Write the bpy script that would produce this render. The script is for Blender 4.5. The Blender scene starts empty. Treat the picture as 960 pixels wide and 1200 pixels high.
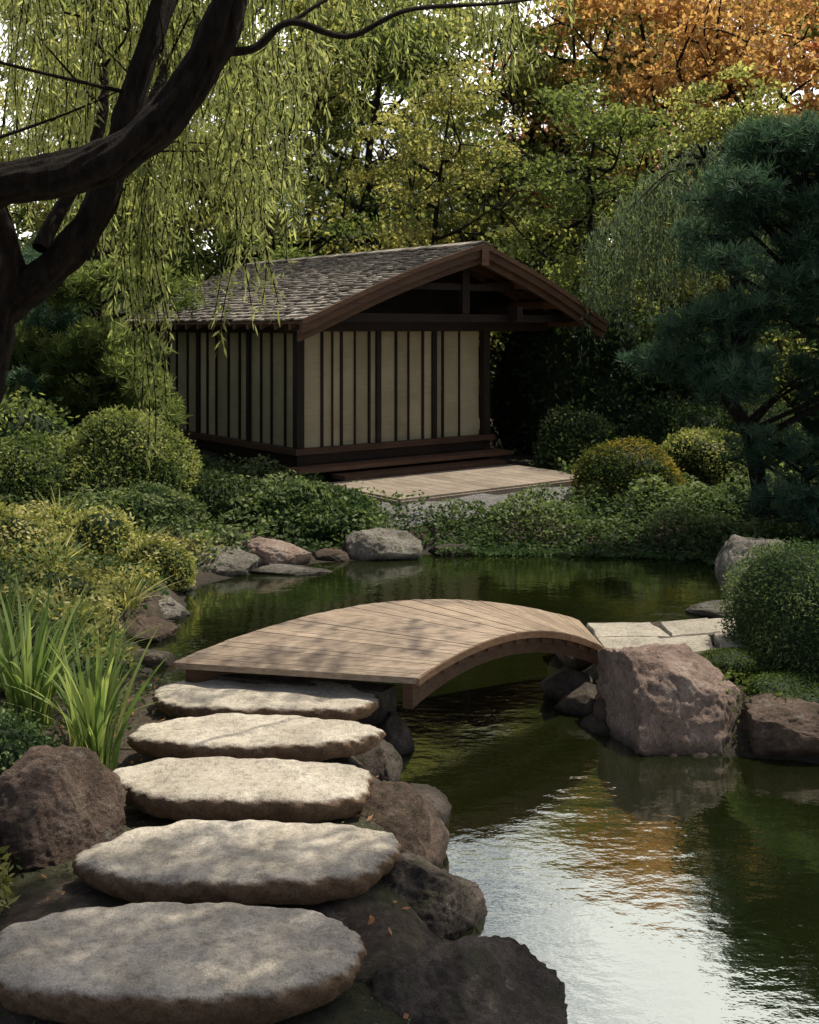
import bpy, bmesh, math, random
import numpy as np
from mathutils import Vector
R = np.random.default_rng(7)
random.seed(7)
D = bpy.data
scene = bpy.context.scene

# ------------------------------------------------------------------ materials
def newmat(name):
    m = D.materials.new(name); m.use_nodes = True
    nt = m.node_tree; nt.nodes.clear()
    out = nt.nodes.new('ShaderNodeOutputMaterial')
    return m, nt, out
def N(nt, t, **kw):
    n = nt.nodes.new(t)
    for k, v in kw.items():
        if k in n.inputs.keys(): n.inputs[k].default_value = v
        else: setattr(n, k, v)
    return n
def ramp(nt, fac, stops):
    r = nt.nodes.new('ShaderNodeValToRGB')
    e = r.color_ramp.elements
    while len(e) < len(stops): e.new(0.5)
    for i, (p, c) in enumerate(stops):
        e[i].position = p; e[i].color = (c[0], c[1], c[2], 1)
    nt.links.new(fac, r.inputs[0])
    return r.outputs[0]
def mixc(nt, f, a, b, mode='MIX'):
    m = nt.nodes.new('ShaderNodeMix'); m.data_type = 'RGBA'; m.blend_type = mode
    for s, v in ((0, f), (6, a), (7, b)):
        if isinstance(v, (int, float)): m.inputs[s].default_value = v
        elif isinstance(v, tuple): m.inputs[s].default_value = (*v, 1)
        else: nt.links.new(v, m.inputs[s])
    return m.outputs[2]
def noise(nt, scale, detail=6, rough=0.6, vec=None, mapping=None):
    n = N(nt, 'ShaderNodeTexNoise', Scale=scale, Detail=detail, Roughness=rough)
    if vec is None:
        tc = nt.nodes.new('ShaderNodeTexCoord'); vec = tc.outputs['Object']
    if mapping:
        mp = nt.nodes.new('ShaderNodeMapping'); mp.inputs['Scale'].default_value = mapping
        nt.links.new(vec, mp.inputs[0]); vec = mp.outputs[0]
    nt.links.new(vec, n.inputs['Vector'])
    return n.outputs[0]
def bump(nt, h, strength, dist, nrm=None):
    b = N(nt, 'ShaderNodeBump', Strength=strength, Distance=dist)
    nt.links.new(h, b.inputs['Height'])
    if nrm is not None: nt.links.new(nrm, b.inputs['Normal'])
    return b.outputs[0]
def attr(nt, name='rnd'):
    a = nt.nodes.new('ShaderNodeAttribute'); a.attribute_name = name
    return a.outputs['Fac']

def leafmat(name, dark, mid, light, trans=0.4, tcol=None, rough=0.6, spec=0.15):
    m, nt, out = newmat(name)
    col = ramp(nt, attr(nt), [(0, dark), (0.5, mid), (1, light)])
    oi = nt.nodes.new('ShaderNodeObjectInfo')
    hs = nt.nodes.new('ShaderNodeHueSaturation')
    mr = N(nt, 'ShaderNodeMapRange'); mr.inputs[3].default_value = 0.485; mr.inputs[4].default_value = 0.512
    nt.links.new(oi.outputs['Random'], mr.inputs[0]); nt.links.new(mr.outputs[0], hs.inputs['Hue'])
    nt.links.new(col, hs.inputs['Color'])
    p = N(nt, 'ShaderNodeBsdfPrincipled', Roughness=rough); p.inputs['Specular IOR Level'].default_value = spec
    nt.links.new(hs.outputs[0], p.inputs['Base Color'])
    t = N(nt, 'ShaderNodeBsdfTranslucent')
    tc = mixc(nt, 1.0, hs.outputs[0], tcol or (2.4, 2.3, 1.4), 'MULTIPLY')
    nt.links.new(tc, t.inputs[0])
    ms = nt.nodes.new('ShaderNodeMixShader'); ms.inputs[0].default_value = trans
    nt.links.new(p.outputs[0], ms.inputs[1]); nt.links.new(t.outputs[0], ms.inputs[2])
    nt.links.new(ms.outputs[0], out.inputs[0])
    return m
M = {}
M['green'] = leafmat('leaf_green', (.05,.075,.028), (.11,.14,.052), (.22,.25,.10), .52)
M['yellowgreen'] = leafmat('leaf_yellow_green', (.085,.105,.04), (.19,.205,.085), (.36,.345,.165), .56)
M['autumn'] = leafmat('leaf_autumn', (.23,.165,.06), (.42,.29,.12), (.55,.36,.16), .55, (1.9,1.75,1.3))
M['rust'] = leafmat('leaf_rust', (.24,.12,.055), (.42,.23,.11), (.50,.28,.14), .52, (1.8,1.6,1.2))
M['willow'] = leafmat('willow_leaf', (.14,.165,.065), (.26,.29,.125), (.42,.44,.225), .54, (2.0,2.0,1.35))
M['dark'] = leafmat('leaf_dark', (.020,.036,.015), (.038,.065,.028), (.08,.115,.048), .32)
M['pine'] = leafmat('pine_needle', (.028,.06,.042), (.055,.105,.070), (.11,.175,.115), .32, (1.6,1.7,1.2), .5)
M['blue'] = leafmat('weeping_needle', (.07,.11,.075), (.125,.18,.115), (.20,.26,.17), .38)
M['box'] = leafmat('boxwood_leaf', (.06,.095,.03), (.18,.215,.07), (.42,.43,.19), .38, (1.6,1.6,.9))
M['cover'] = leafmat('groundcover_leaf', (.032,.066,.026), (.09,.135,.056), (.22,.27,.13), .35, (1.5,1.6,.9))
M['sunny'] = leafmat('sunny_shrub_leaf', (.11,.135,.035), (.30,.31,.11), (.56,.54,.25), .4, (1.5,1.5,.9))
M['orangetip'] = leafmat('mottled_shrub_leaf', (.03,.055,.015), (.075,.10,.025), (.30,.22,.05), .3)
M['iris'] = leafmat('iris_blade', (.055,.11,.035), (.14,.20,.07), (.29,.35,.15), .42)
M['moss'] = leafmat('moss_leaf', (.03,.06,.012), (.065,.10,.024), (.12,.16,.045), .2)

def barkmat(name, a, b, sc=8):
    m, nt, out = newmat(name)
    n1 = noise(nt, sc, 8, .7, mapping=(1, 1, .3)); n2 = noise(nt, sc*5, 6, .7, mapping=(1, 1, .4))
    p = N(nt, 'ShaderNodeBsdfPrincipled', Roughness=.9); p.inputs['Specular IOR Level'].default_value = .2
    nt.links.new(ramp(nt, n1, [(.35, a), (.7, b)]), p.inputs['Base Color'])
    h = mixc(nt, .4, n1, n2)
    nt.links.new(bump(nt, h, 1, .12), p.inputs['Normal'])
    nt.links.new(p.outputs[0], out.inputs[0]); return m
M['bark'] = barkmat('dark_bark', (.010,.007,.005), (.05,.036,.027), 16)
M['bark2'] = barkmat('bg_bark', (.012,.010,.008), (.04,.032,.025), 5)

def stonemat(name, cols, sc=3, rough=.85, bd=.03, wet=True, lichen=(.28,.28,.22), gr=.7, side=None, moss=.0):
    m, nt, out = newmat(name)
    geo = nt.nodes.new('ShaderNodeNewGeometry'); pos = geo.outputs['Position']
    n1 = noise(nt, sc, 8, .65, pos); n2 = noise(nt, sc*9, 8, .75, pos); n3 = noise(nt, sc*45, 3, .6, pos)
    n4 = noise(nt, sc*2.3, 5, .7, pos)
    c = ramp(nt, n1, [(.3, cols[0]), (.5, cols[1]), (.7, cols[2])])
    sp = ramp(nt, n2, [(.3, (.45,.43,.41)), (.5, (1,1,1)), (.72, (1.35,1.32,1.26))])
    c = mixc(nt, .9, c, sp, 'MULTIPLY')
    sp2 = ramp(nt, n3, [(.35, (.5,.5,.5)), (.5, (1,1,1)), (.7, (1.4,1.4,1.4))])
    c = mixc(nt, gr, c, sp2, 'MULTIPLY')
    lm = ramp(nt, n4, [(.6, (0,0,0)), (.68, (.55,.55,.55))])
    c = mixc(nt, lm, c, lichen)
    sn = nt.nodes.new('ShaderNodeSeparateXYZ'); nt.links.new(geo.outputs['Normal'], sn.inputs[0])
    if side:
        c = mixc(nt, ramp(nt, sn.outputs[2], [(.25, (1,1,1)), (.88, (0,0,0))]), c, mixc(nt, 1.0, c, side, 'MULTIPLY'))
    if moss:
        mm = mixc(nt, 1.0, ramp(nt, n4, [(.38, (moss,)*3), (.48, (0,0,0))]), ramp(nt, sn.outputs[2], [(.2, (0,0,0)), (.6, (1,1,1))]), 'MULTIPLY')
        c = mixc(nt, mm, c, (.06,.075,.02))
    vo = N(nt, 'ShaderNodeTexVoronoi', Scale=sc*1.6); vo.feature='DISTANCE_TO_EDGE'
    ds = nt.nodes.new('ShaderNodeVectorMath'); ds.operation='MULTIPLY_ADD'
    nz = N(nt, 'ShaderNodeTexNoise', Scale=sc*3, Detail=4); nt.links.new(pos, nz.inputs['Vector'])
    nt.links.new(nz.outputs['Color'], ds.inputs[0]); ds.inputs[1].default_value=(.25,.25,.25); nt.links.new(pos, ds.inputs[2])
    nt.links.new(ds.outputs[0], vo.inputs['Vector'])
    crack = ramp(nt, vo.outputs['Distance'], [(0, (0,0,0)), (.035, (1,1,1))])
    if wet:
        c = mixc(nt, .3, c, mixc(nt, 1.0, c, crack, 'MULTIPLY'))
        sx = nt.nodes.new('ShaderNodeSeparateXYZ'); nt.links.new(pos, sx.inputs[0])
        wl = N(nt, 'ShaderNodeMapRange'); wl.inputs[1].default_value = .0; wl.inputs[2].default_value = .09
        wl.inputs[3].default_value = .25; wl.inputs[4].default_value = 1
        nt.links.new(sx.outputs[2], wl.inputs[0])
        cc = nt.nodes.new('ShaderNodeCombineColor')
        for i in range(3): nt.links.new(wl.outputs[0], cc.inputs[i])
        c = mixc(nt, 1.0, c, cc.outputs[0], 'MULTIPLY')
    p = N(nt, 'ShaderNodeBsdfPrincipled', Roughness=rough); p.inputs['Specular IOR Level'].default_value = .3
    nt.links.new(c, p.inputs['Base Color'])
    b = bump(nt, n1, .6, bd*2); b = bump(nt, n2, 1, bd*1.4, b); b = bump(nt, n3, .8, bd*.35, b)
    if wet: b = bump(nt, crack, .4, bd*.4, b)
    nt.links.new(b, p.inputs['Normal']); nt.links.new(p.outputs[0], out.inputs[0]); return m
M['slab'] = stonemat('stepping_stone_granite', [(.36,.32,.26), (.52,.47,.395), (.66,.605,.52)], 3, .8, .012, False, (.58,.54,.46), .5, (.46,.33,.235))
M['pink'] = stonemat('pink_granite', [(.18,.125,.105), (.37,.27,.225), (.52,.425,.37)], 3.5)
M['grey'] = stonemat('grey_rock', [(.12,.113,.10), (.26,.24,.21), (.42,.39,.345)], 3.5, moss=.7)
M['darkrock'] = stonemat('dark_rock', [(.055,.045,.038), (.12,.098,.083), (.23,.19,.165)], 4, moss=.4)
M['brownrock'] = stonemat('brown_rock', [(.07,.048,.037), (.155,.108,.085), (.26,.195,.16)], 4, moss=.3)
M['flag'] = stonemat('flagstone', [(.28,.255,.21), (.41,.375,.315), (.52,.48,.41)], 4, .85, .012, False, gr=.5)

def woodmat(name, a, b, rough=.7, streak=(1, 12, 12), var=.35, bd=.006):
    m, nt, out = newmat(name)
    n1 = noise(nt, 3, 8, .7, mapping=streak); n2 = noise(nt, 2, 4, .6)
    c = ramp(nt, n1, [(.3, a), (.7, b)])
    at = attr(nt)
    v = ramp(nt, at, [(0, (1-var,)*3), (1, (1+var,)*3)])
    c = mixc(nt, 1.0, c, v, 'MULTIPLY')
    v2 = ramp(nt, n2, [(.3, (.68,.67,.66)), (.7, (1.15,1.15,1.15))])
    c = mixc(nt, .9, c, v2, 'MULTIPLY')
    p = N(nt, 'ShaderNodeBsdfPrincipled', Roughness=rough); p.inputs['Specular IOR Level'].default_value = .35
    nt.links.new(c, p.inputs['Base Color']); nt.links.new(bump(nt, n1, .8, bd), p.inputs['Normal'])
    nt.links.new(p.outputs[0], out.inputs[0]); return m
M['deckwood'] = woodmat('bridge_plank_wood', (.19,.135,.095), (.50,.395,.30), .42, (3, 18, 18), .15)
M['beamwood'] = woodmat('bridge_beam_wood', (.055,.028,.015), (.12,.065,.036), .7)
M['trimwood'] = woodmat('bridge_trim_wood', (.17,.09,.048), (.32,.19,.11), .6)
M['darkwood'] = woodmat('dark_timber', (.015,.009,.006), (.038,.022,.015), .6, (8, 8, 1))
M['fascia'] = woodmat('fascia_timber', (.085,.040,.021), (.17,.090,.050), .6)
M['sill'] = woodmat('sill_timber', (.095,.048,.028), (.19,.10,.06), .6)
M['shingle'] = woodmat('cedar_shingle', (.13,.113,.095), (.34,.30,.25), .65, (10, 2, 10), .6, .01)
M['deckgrey'] = woodmat('weathered_deck', (.18,.145,.115), (.34,.285,.23), .7, (12, 2, 2), .12)
m, nt, out = newmat('reed_panel'); M['reed'] = m
n1 = noise(nt, 2, 6, .7, mapping=(2, 2, 90)); n2 = noise(nt, 1.5, 4, .6)
c = ramp(nt, n1, [(.3, (.42,.35,.21)), (.7, (.62,.54,.37))])
c = mixc(nt, .8, c, ramp(nt, n2, [(.3, (.7,.7,.66)), (.7, (1.1,1.1,1.1))]), 'MULTIPLY')
c = mixc(nt, 1.0, c, ramp(nt, attr(nt), [(0, (.75,.75,.72)), (1, (1.12,1.1,1.08))]), 'MULTIPLY')
p = N(nt, 'ShaderNodeBsdfPrincipled', Roughness=.8); nt.links.new(c, p.inputs['Base Color'])
nt.links.new(bump(nt, n1, .8, .006), p.inputs['Normal']); nt.links.new(p.outputs[0], out.inputs[0])

# ground
m, nt, out = newmat('ground_soil'); M['ground'] = m
geo = nt.nodes.new('ShaderNodeNewGeometry'); pos = geo.outputs['Position']
n1 = noise(nt, 1.3, 6, .6, pos); n2 = noise(nt, 18, 8, .7, pos); n3 = noise(nt, 90, 3, .6, pos)
soil = ramp(nt, n2, [(.3, (.03,.022,.015)), (.5, (.075,.055,.038)), (.75, (.17,.135,.10))])
moss = ramp(nt, n2, [(.3, (.025,.03,.010)), (.7, (.07,.08,.03))])
c = mixc(nt, ramp(nt, n1, [(.5, (0,0,0)), (.6, (.8,.8,.8))]), soil, moss)
sx = nt.nodes.new('ShaderNodeSeparateXYZ'); nt.links.new(pos, sx.inputs[0])
wl = N(nt, 'ShaderNodeMapRange'); wl.inputs[1].default_value = -.02; wl.inputs[2].default_value = .12
nt.links.new(sx.outputs[2], wl.inputs[0])
c = mixc(nt, wl.outputs[0], (.02,.018,.012), c)
p = N(nt, 'ShaderNodeBsdfPrincipled', Roughness=.95); nt.links.new(c, p.inputs['Base Color'])
b = bump(nt, n2, 1, .05); b = bump(nt, n3, .8, .012, b)
nt.links.new(b, p.inputs['Normal']); nt.links.new(p.outputs[0], out.inputs[0])
# gravel
m, nt, out = newmat('gravel'); M['gravel'] = m
tc = nt.nodes.new('ShaderNodeTexCoord')
vo = N(nt, 'ShaderNodeTexVoronoi', Scale=28); nt.links.new(tc.outputs['Object'], vo.inputs['Vector'])
sc_ = nt.nodes.new('ShaderNodeSeparateColor'); nt.links.new(vo.outputs['Color'], sc_.inputs[0])
c = ramp(nt, sc_.outputs[0], [(0, (.08,.08,.08)), (1, (.22,.215,.21))])
p = N(nt, 'ShaderNodeBsdfPrincipled', Roughness=.9); nt.links.new(c, p.inputs['Base Color'])
nt.links.new(bump(nt, vo.outputs['Distance'], 1, -.03), p.inputs['Normal']); nt.links.new(p.outputs[0], out.inputs[0])
# water
m, nt, out = newmat('pond_water'); M['water'] = m
geo = nt.nodes.new('ShaderNodeNewGeometry'); pos = geo.outputs['Position']
w1 = noise(nt, 1.0, 2, .5, pos, (2.4, 3.6, 1)); w2 = noise(nt, 1.0, 3, .55, pos, (11, 17, 1))
wv = mixc(nt, .28, w1, w2)
calm = ramp(nt, noise(nt, .45, 2, .5, pos), [(.38, (.4,)*3), (.62, (1,)*3)])
wv = mixc(nt, 1.0, wv, calm, 'MULTIPLY')
bb = bump(nt, wv, .6, .014)
murk = ramp(nt, noise(nt, .8, 4, .5, pos), [(.3, (.005,.007,.0015)), (.7, (.010,.013,.003))])
df = N(nt, 'ShaderNodeBsdfDiffuse'); nt.links.new(murk, df.inputs[0])
gl = N(nt, 'ShaderNodeBsdfGlossy', Roughness=.012); nt.links.new(bb, gl.inputs['Normal'])
gl.inputs[0].default_value = (.95,1,.93,1)
fr = N(nt, 'ShaderNodeFresnel', IOR=4.6); nt.links.new(bb, fr.inputs['Normal'])
ms = nt.nodes.new('ShaderNodeMixShader'); nt.links.new(fr.outputs[0], ms.inputs[0])
nt.links.new(df.outputs[0], ms.inputs[1]); nt.links.new(gl.outputs[0], ms.inputs[2]); nt.links.new(ms.outputs[0], out.inputs[0])

# ------------------------------------------------------------------ mesh builder (all quads)
class B:
    def __init__(s): s.v=[]; s.q=[]; s.m=[]; s.r=[]; s.sm=[]; s.n=0
    def add(s, v, q, mi=0, rnd=None, smooth=False):
        v = np.asarray(v, float).reshape(-1,3); q = np.asarray(q, int).reshape(-1,4)
        s.v.append(v); s.q.append(q+s.n); s.m.append(np.full(len(q), mi)); s.sm.append(np.full(len(q), smooth))
        if rnd is None: rnd = np.full(len(v), R.random())
        s.r.append(np.broadcast_to(np.asarray(rnd, float), (len(v),))); s.n += len(v)
    def mesh(s, name, mats):
        v=np.concatenate(s.v); q=np.concatenate(s.q); mi=np.concatenate(s.m); r=np.concatenate(s.r); sm=np.concatenate(s.sm)
        me = D.meshes.new(name); me.vertices.add(len(v)); me.vertices.foreach_set('co', v.ravel())
        me.loops.add(len(q)*4); me.loops.foreach_set('vertex_index', q.ravel())
        me.polygons.add(len(q)); me.polygons.foreach_set('loop_start', np.arange(len(q))*4)
        me.polygons.foreach_set('material_index', mi); me.polygons.foreach_set('use_smooth', sm)
        a = me.attributes.new('rnd', 'FLOAT', 'POINT'); a.data.foreach_set('value', r)
        for m in mats: me.materials.append(m)
        me.update(calc_edges=True); return me
    def obj(s, name, mats, parent=None):
        o = D.objects.new(name, s.mesh(name, mats)); scene.collection.objects.link(o)
        if parent: o.parent = parent
        return o
def box(b, lo, hi, mi=0, rnd=None):
    x0,y0,z0=lo; x1,y1,z1=hi
    v=[(x0,y0,z0),(x1,y0,z0),(x1,y1,z0),(x0,y1,z0),(x0,y0,z1),(x1,y0,z1),(x1,y1,z1),(x0,y1,z1)]
    b.add(v,[(0,3,2,1),(4,5,6,7),(0,1,5,4),(1,2,6,5),(2,3,7,6),(3,0,4,7)],mi,rnd)
HEXQ=[(0,3,2,1),(4,5,6,7),(0,1,5,4),(1,2,6,5),(2,3,7,6),(3,0,4,7)]
def tube(b, pts, rad, n=8, mi=0, rough=0.):
    pts=np.asarray(pts,float); k=len(pts); rad=np.broadcast_to(rad,(k,))
    t=np.gradient(pts,axis=0); t/=np.linalg.norm(t,axis=1)[:,None]+1e-9
    ref=np.array([0.3,1,0.1]) if abs(t[0][1])<.8 else np.array([1,0,.1])
    a=np.cross(t,ref); a/=np.linalg.norm(a,axis=1)[:,None]+1e-9; c=np.cross(t,a)
    th=np.arange(n)*2*math.pi/n
    rr_=rad[:,None]*np.ones(n)[None,:]
    if rough>0:
        L=np.concatenate([[0],np.cumsum(np.linalg.norm(np.diff(pts,axis=0),axis=1))])
        g=np.random.default_rng(int(L[-1]*1000)); m_=np.zeros((k,n))
        for f,q_,am in ((3,3,.05),(5,6,.04),(8,9,.04),(11,14,.035),(14,23,.03),(9,40,.025),(17,31,.02)):
            m_+=am*np.sin(th[None,:]*f+L[:,None]*q_*g.uniform(.3,1.)*g.choice([-1,1])+g.uniform(0,6.3)+1.2*np.sin(L[:,None]*5+g.uniform(0,6)))
        rr_=rr_*(1+rough*m_)
    v=pts[:,None,:]+rr_[:,:,None]*(np.cos(th)[None,:,None]*a[:,None,:]+np.sin(th)[None,:,None]*c[:,None,:])
    i=np.arange(k-1)[:,None]*n; j=np.arange(n)[None,:]; j2=(j+1)%n
    q=np.stack([i+j,i+j2,i+n+j2,i+n+j],-1).reshape(-1,4)
    b.add(v.reshape(-1,3),q,mi,.5,True)
def spline(pts, n=8):
    pts=[np.asarray(p,float) for p in pts]; P=[2*pts[0]-pts[1]]+pts+[2*pts[-1]-pts[-2]]; o=[]
    for i in range(1,len(P)-2):
        for s in range(n):
            t=s/n; p0,p1,p2,p3=P[i-1:i+3]
            o.append(.5*((2*p1)+(-p0+p2)*t+(2*p0-5*p1+4*p2-p3)*t*t+(-p0+3*p1-3*p2+p3)*t**3))
    o.append(P[-2]); return np.array(o)
def unit(v): return v/(np.linalg.norm(v,axis=-1,keepdims=True)+1e-9)
def leaves(b, c, d, L, W, mi=0, rnd=None, bend=0.0):
    n=len(c); d=unit(d); s=unit(np.cross(d, R.normal(size=(n,3))))
    L=np.broadcast_to(L,(n,))[:,None]; W=np.broadcast_to(W,(n,))[:,None]
    v=np.stack([c-d*L/2, c+s*W/2, c+d*L/2, c-s*W/2],1).reshape(-1,3)
    q=np.arange(n*4).reshape(-1,4)
    if rnd is None: rnd=np.clip(R.normal(.45,.25,n),0,1)
    b.add(v,q,mi,np.repeat(rnd,4))

# ------------------------------------------------------------------ terrain
POND=np.array([(.55,2.6),(.30,3.4),(.24,3.99),(.20,4.48),(.12,4.81),(.12,5.46),(.03,5.8),(-.19,6.31),(-.4,6.85),(-1.2,7.25),(-1.75,7.7),(-1.95,8.3),
 (-2.2,8.9),(-1.95,9.7),(-2.17,10.66),(-1.72,11.2),(-1.0,11.8),(.1,12.26),(1.6,12.3),(3.24,12.04),(3.3,11),(2.95,10.3),(2.9,9.4),
 (2.6,8.6),(1.6,8.5),(1.3,8.35),(1.2,7.8),(1.25,7.35),(1.3,6.9),(1.5,6.6),(2.3,6.4),(3.5,6.2),(6,6.5),(8,4),(7,-3),(2,-4),(.9,0)])
def sdf(x,y):
    x=np.asarray(x,float); y=np.asarray(y,float); sh=x.shape; x=x.ravel(); y=y.ravel()
    dm=np.full(x.shape,1e9); ins=np.zeros(x.shape,bool); n=len(POND)
    for i in range(n):
        ax,ay=POND[i]; bx,by=POND[(i+1)%n]; ex,ey=bx-ax,by-ay
        t=np.clip(((x-ax)*ex+(y-ay)*ey)/(ex*ex+ey*ey),0,1)
        dm=np.minimum(dm,np.hypot(x-ax-t*ex,y-ay-t*ey))
        if ey!=0:
            c=((ay>y)!=(by>y))&(x<(bx-ax)*(y-ay)/ey+ax); ins^=c
    return np.where(ins,-dm,dm).reshape(sh)
def sm(a,b,x):
    t=np.clip((x-a)/(b-a),0,1); return t*t*(3-2*t)
def hgt(x,y):
    x=np.asarray(x,float); y=np.asarray(y,float); d=sdf(x,y)
    far=sm(10.8,11.6,y)
    h=-.55+.55*sm(-.55,0.0,d)+.20*sm(0,.28+.9*far,d)
    h=h+sm(.1,1.5,d)*(.12*sm(12,14,y)+.3*sm(20,40,y)+.25*sm(-1.8,-3.5,x)*sm(4,9,y))
    h=h+sm(0,.5,d)*(.5*sm(2.2,0,y))
    h=h+(d>0)*(.02*np.sin(x*5.1+y*3.3)+.015*np.sin(x*11+1)*np.cos(y*9.3))*sm(0,.4,d)
    return h
def h1(x,y): return float(hgt(np.array([x]),np.array([y]))[0])
xs=np.concatenate([-np.geomspace(150,6.2,40),np.arange(-6,6.01,.07),np.geomspace(6.2,150,40)])
ys=np.concatenate([-np.geomspace(120,1.2,25),np.arange(-1,16,.08),np.geomspace(16.3,220,50)])
X,Y=np.meshgrid(xs,ys); Z=hgt(X,Y)
b=B(); nx=len(xs); i=np.arange(len(ys)-1)[:,None]*nx; j=np.arange(nx-1)[None,:]
b.add(np.stack([X,Y,Z],-1).reshape(-1,3),np.stack([i+j,i+j+1,i+nx+j+1,i+nx+j],-1).reshape(-1,4),0,.5,True)
b.obj('ground',[M['ground']])
b=B(); b.add([(-3.2,-4.5,0),(9,-4.5,0),(9,13.2,0),(-3.2,13.2,0)],[(0,1,2,3)]); b.obj('pond_water',[M['water']])

# ------------------------------------------------------------------ rocks
def rock(name,c,s,seed,mat,nf=14,rz=0.,flat=None,sub=5):
    r=np.random.default_rng(seed); bm=bmesh.new(); bmesh.ops.create_icosphere(bm,subdivisions=min(sub+1,6) if s[0]>.3 and sub==5 else sub,radius=1)
    me=D.meshes.new(name); bm.to_mesh(me); bm.free()
    v=np.empty(len(me.vertices)*3); me.vertices.foreach_get('co',v); v=v.reshape(-1,3)
    v=v*(1+.10*np.sin(v@(unit(r.normal(size=3))*2.0)+r.uniform(0,6)))[:,None]
    for k in range(int(nf*1.3)):
        n=unit(r.normal(size=3)); o=r.uniform(.62,.93); pr=v@n; e=np.maximum(pr-o,0); v=v-n*(e*.95)[:,None]
    disp=np.zeros(len(v))
    for f,a in ((3.,.014),(6,.012),(12,.009),(24,.007),(45,.006)):
        for k in range(5):
            n=unit(r.normal(size=3))*f; ph=v@n+r.uniform(0,6.3)+1.3*np.sin(v@(unit(r.normal(size=3))*f*.6)); disp+=a*.8*(1-2*np.abs(np.sin(ph)))
    for f,a in ((2.2,.03),(5,.02)):
        for k in range(4):
            disp+=a*.7*np.sin(v@(unit(r.normal(size=3))*f)+r.uniform(0,6.3))
    v=v*(1+disp)[:,None]
    v=v/np.abs(v).max(0)
    v=v*np.array(s); ca,sa=math.cos(rz),math.sin(rz)
    v=np.stack([v[:,0]*ca-v[:,1]*sa,v[:,0]*sa+v[:,1]*ca,v[:,2]],1)
    me.vertices.foreach_set('co',v.ravel()); me.polygons.foreach_set('use_smooth',np.ones(len(me.polygons),bool))
    me.materials.append(M[mat]); me.update()
    o=D.objects.new(name,me); o.location=c; scene.collection.objects.link(o); return o
rock('granite_boulder',(1.62,6.88,.08),(.46,.42,.44),3,'pink',16)
rock('shore_boulder',(2.34,6.62,.06),(.40,.27,.23),5,'brownrock')
rock('shore_boulder',(2.98,6.5,.06),(.4,.3,.25),6,'brownrock')
rock('shore_boulder',(3.6,6.4,.04),(.4,.3,.22),106,'darkrock')
rock('upright_rock',(3.25,10.35,.14),(.42,.36,.46),8,'grey',18,.3)
rock('flat_shore_rock',(2.75,9.75,.0),(.32,.22,.11),9,'grey')
rock('flat_shore_rock',(3.45,9.7,.05),(.4,.3,.18),19,'grey')
rock('shore_rock',(-1.95,11.45,.03),(.46,.30,.23),11,'grey')
rock('shore_rock',(-1.42,11.8,.06),(.42,.28,.24),12,'pink')
rock('flat_shore_rock',(-1.25,11.45,-.01),(.48,.22,.10),13,'grey')
rock('shore_rock',(-.29,12.2,.05),(.44,.28,.25),14,'grey')
rock('shore_rock',(-.85,12.1,.0),(.26,.2,.13),114,'brownrock')
rock('small_shore_rock',(.48,12.35,.0),(.28,.2,.12),15,'darkrock')
rock('shore_rock',(-2.3,9.75,.03),(.42,.30,.18),16,'grey')
rock('shore_rock',(-2.75,9.35,.12),(.32,.28,.18),17,'grey')
rock('shore_rock',(-2.2,9.05,.0),(.34,.25,.15),18,'brownrock')
rock('shore_rock',(-2.35,10.75,.03),(.30,.25,.16),118,'grey')
rock('shore_rock',(-2.0,8.3,.0),(.26,.22,.13),119,'darkrock')
rock('dark_rock',(-1.64,4.95,.24),(.38,.30,.37),21,'brownrock',14,.4)
rock('path_edge_rock',(-.08,5.28,.04),(.27,.32,.27),22,'brownrock',16,.2)
rock('path_edge_rock',(.0,4.72,.0),(.34,.36,.29),23,'darkrock',14,.1)
rock('path_edge_rock',(.14,3.90,-.02),(.46,.42,.40),24,'darkrock',12,.5)
rock('path_edge_rock',(-.14,4.32,.0),(.38,.28,.29),29,'darkrock',14,.2)
rock('path_edge_rock',(-.02,3.35,.0),(.50,.34,.28),25,'darkrock',14,.1)
rock('path_edge_rock',(.06,5.75,-.02),(.2,.28,.13),26,'darkrock')
rock('path_edge_rock',(-.2,6.2,.0),(.2,.26,.20),27,'darkrock')
rock('path_edge_rock',(-1.35,4.25,.1),(.22,.2,.16),28,'darkrock')
rock('path_edge_rock',(-.12,6.62,-.02),(.20,.2,.22),127,'darkrock')
for k,(x,y,z,s) in enumerate([(1.15,7.25,.06,.17),(1.32,7.05,.05,.16),(1.2,6.95,.0,.12),(1.42,7.3,.14,.16),(1.1,7.55,.05,.2),(1.28,8.35,.05,.22),(1.9,8.5,.05,.25),(2.5,8.4,.05,.25)]):
    rock('bank_stone',(x,y,z),(s*1.2,s,s*.8),40+k,'brownrock' if k%2 else 'darkrock',12,k,sub=4)

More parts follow.
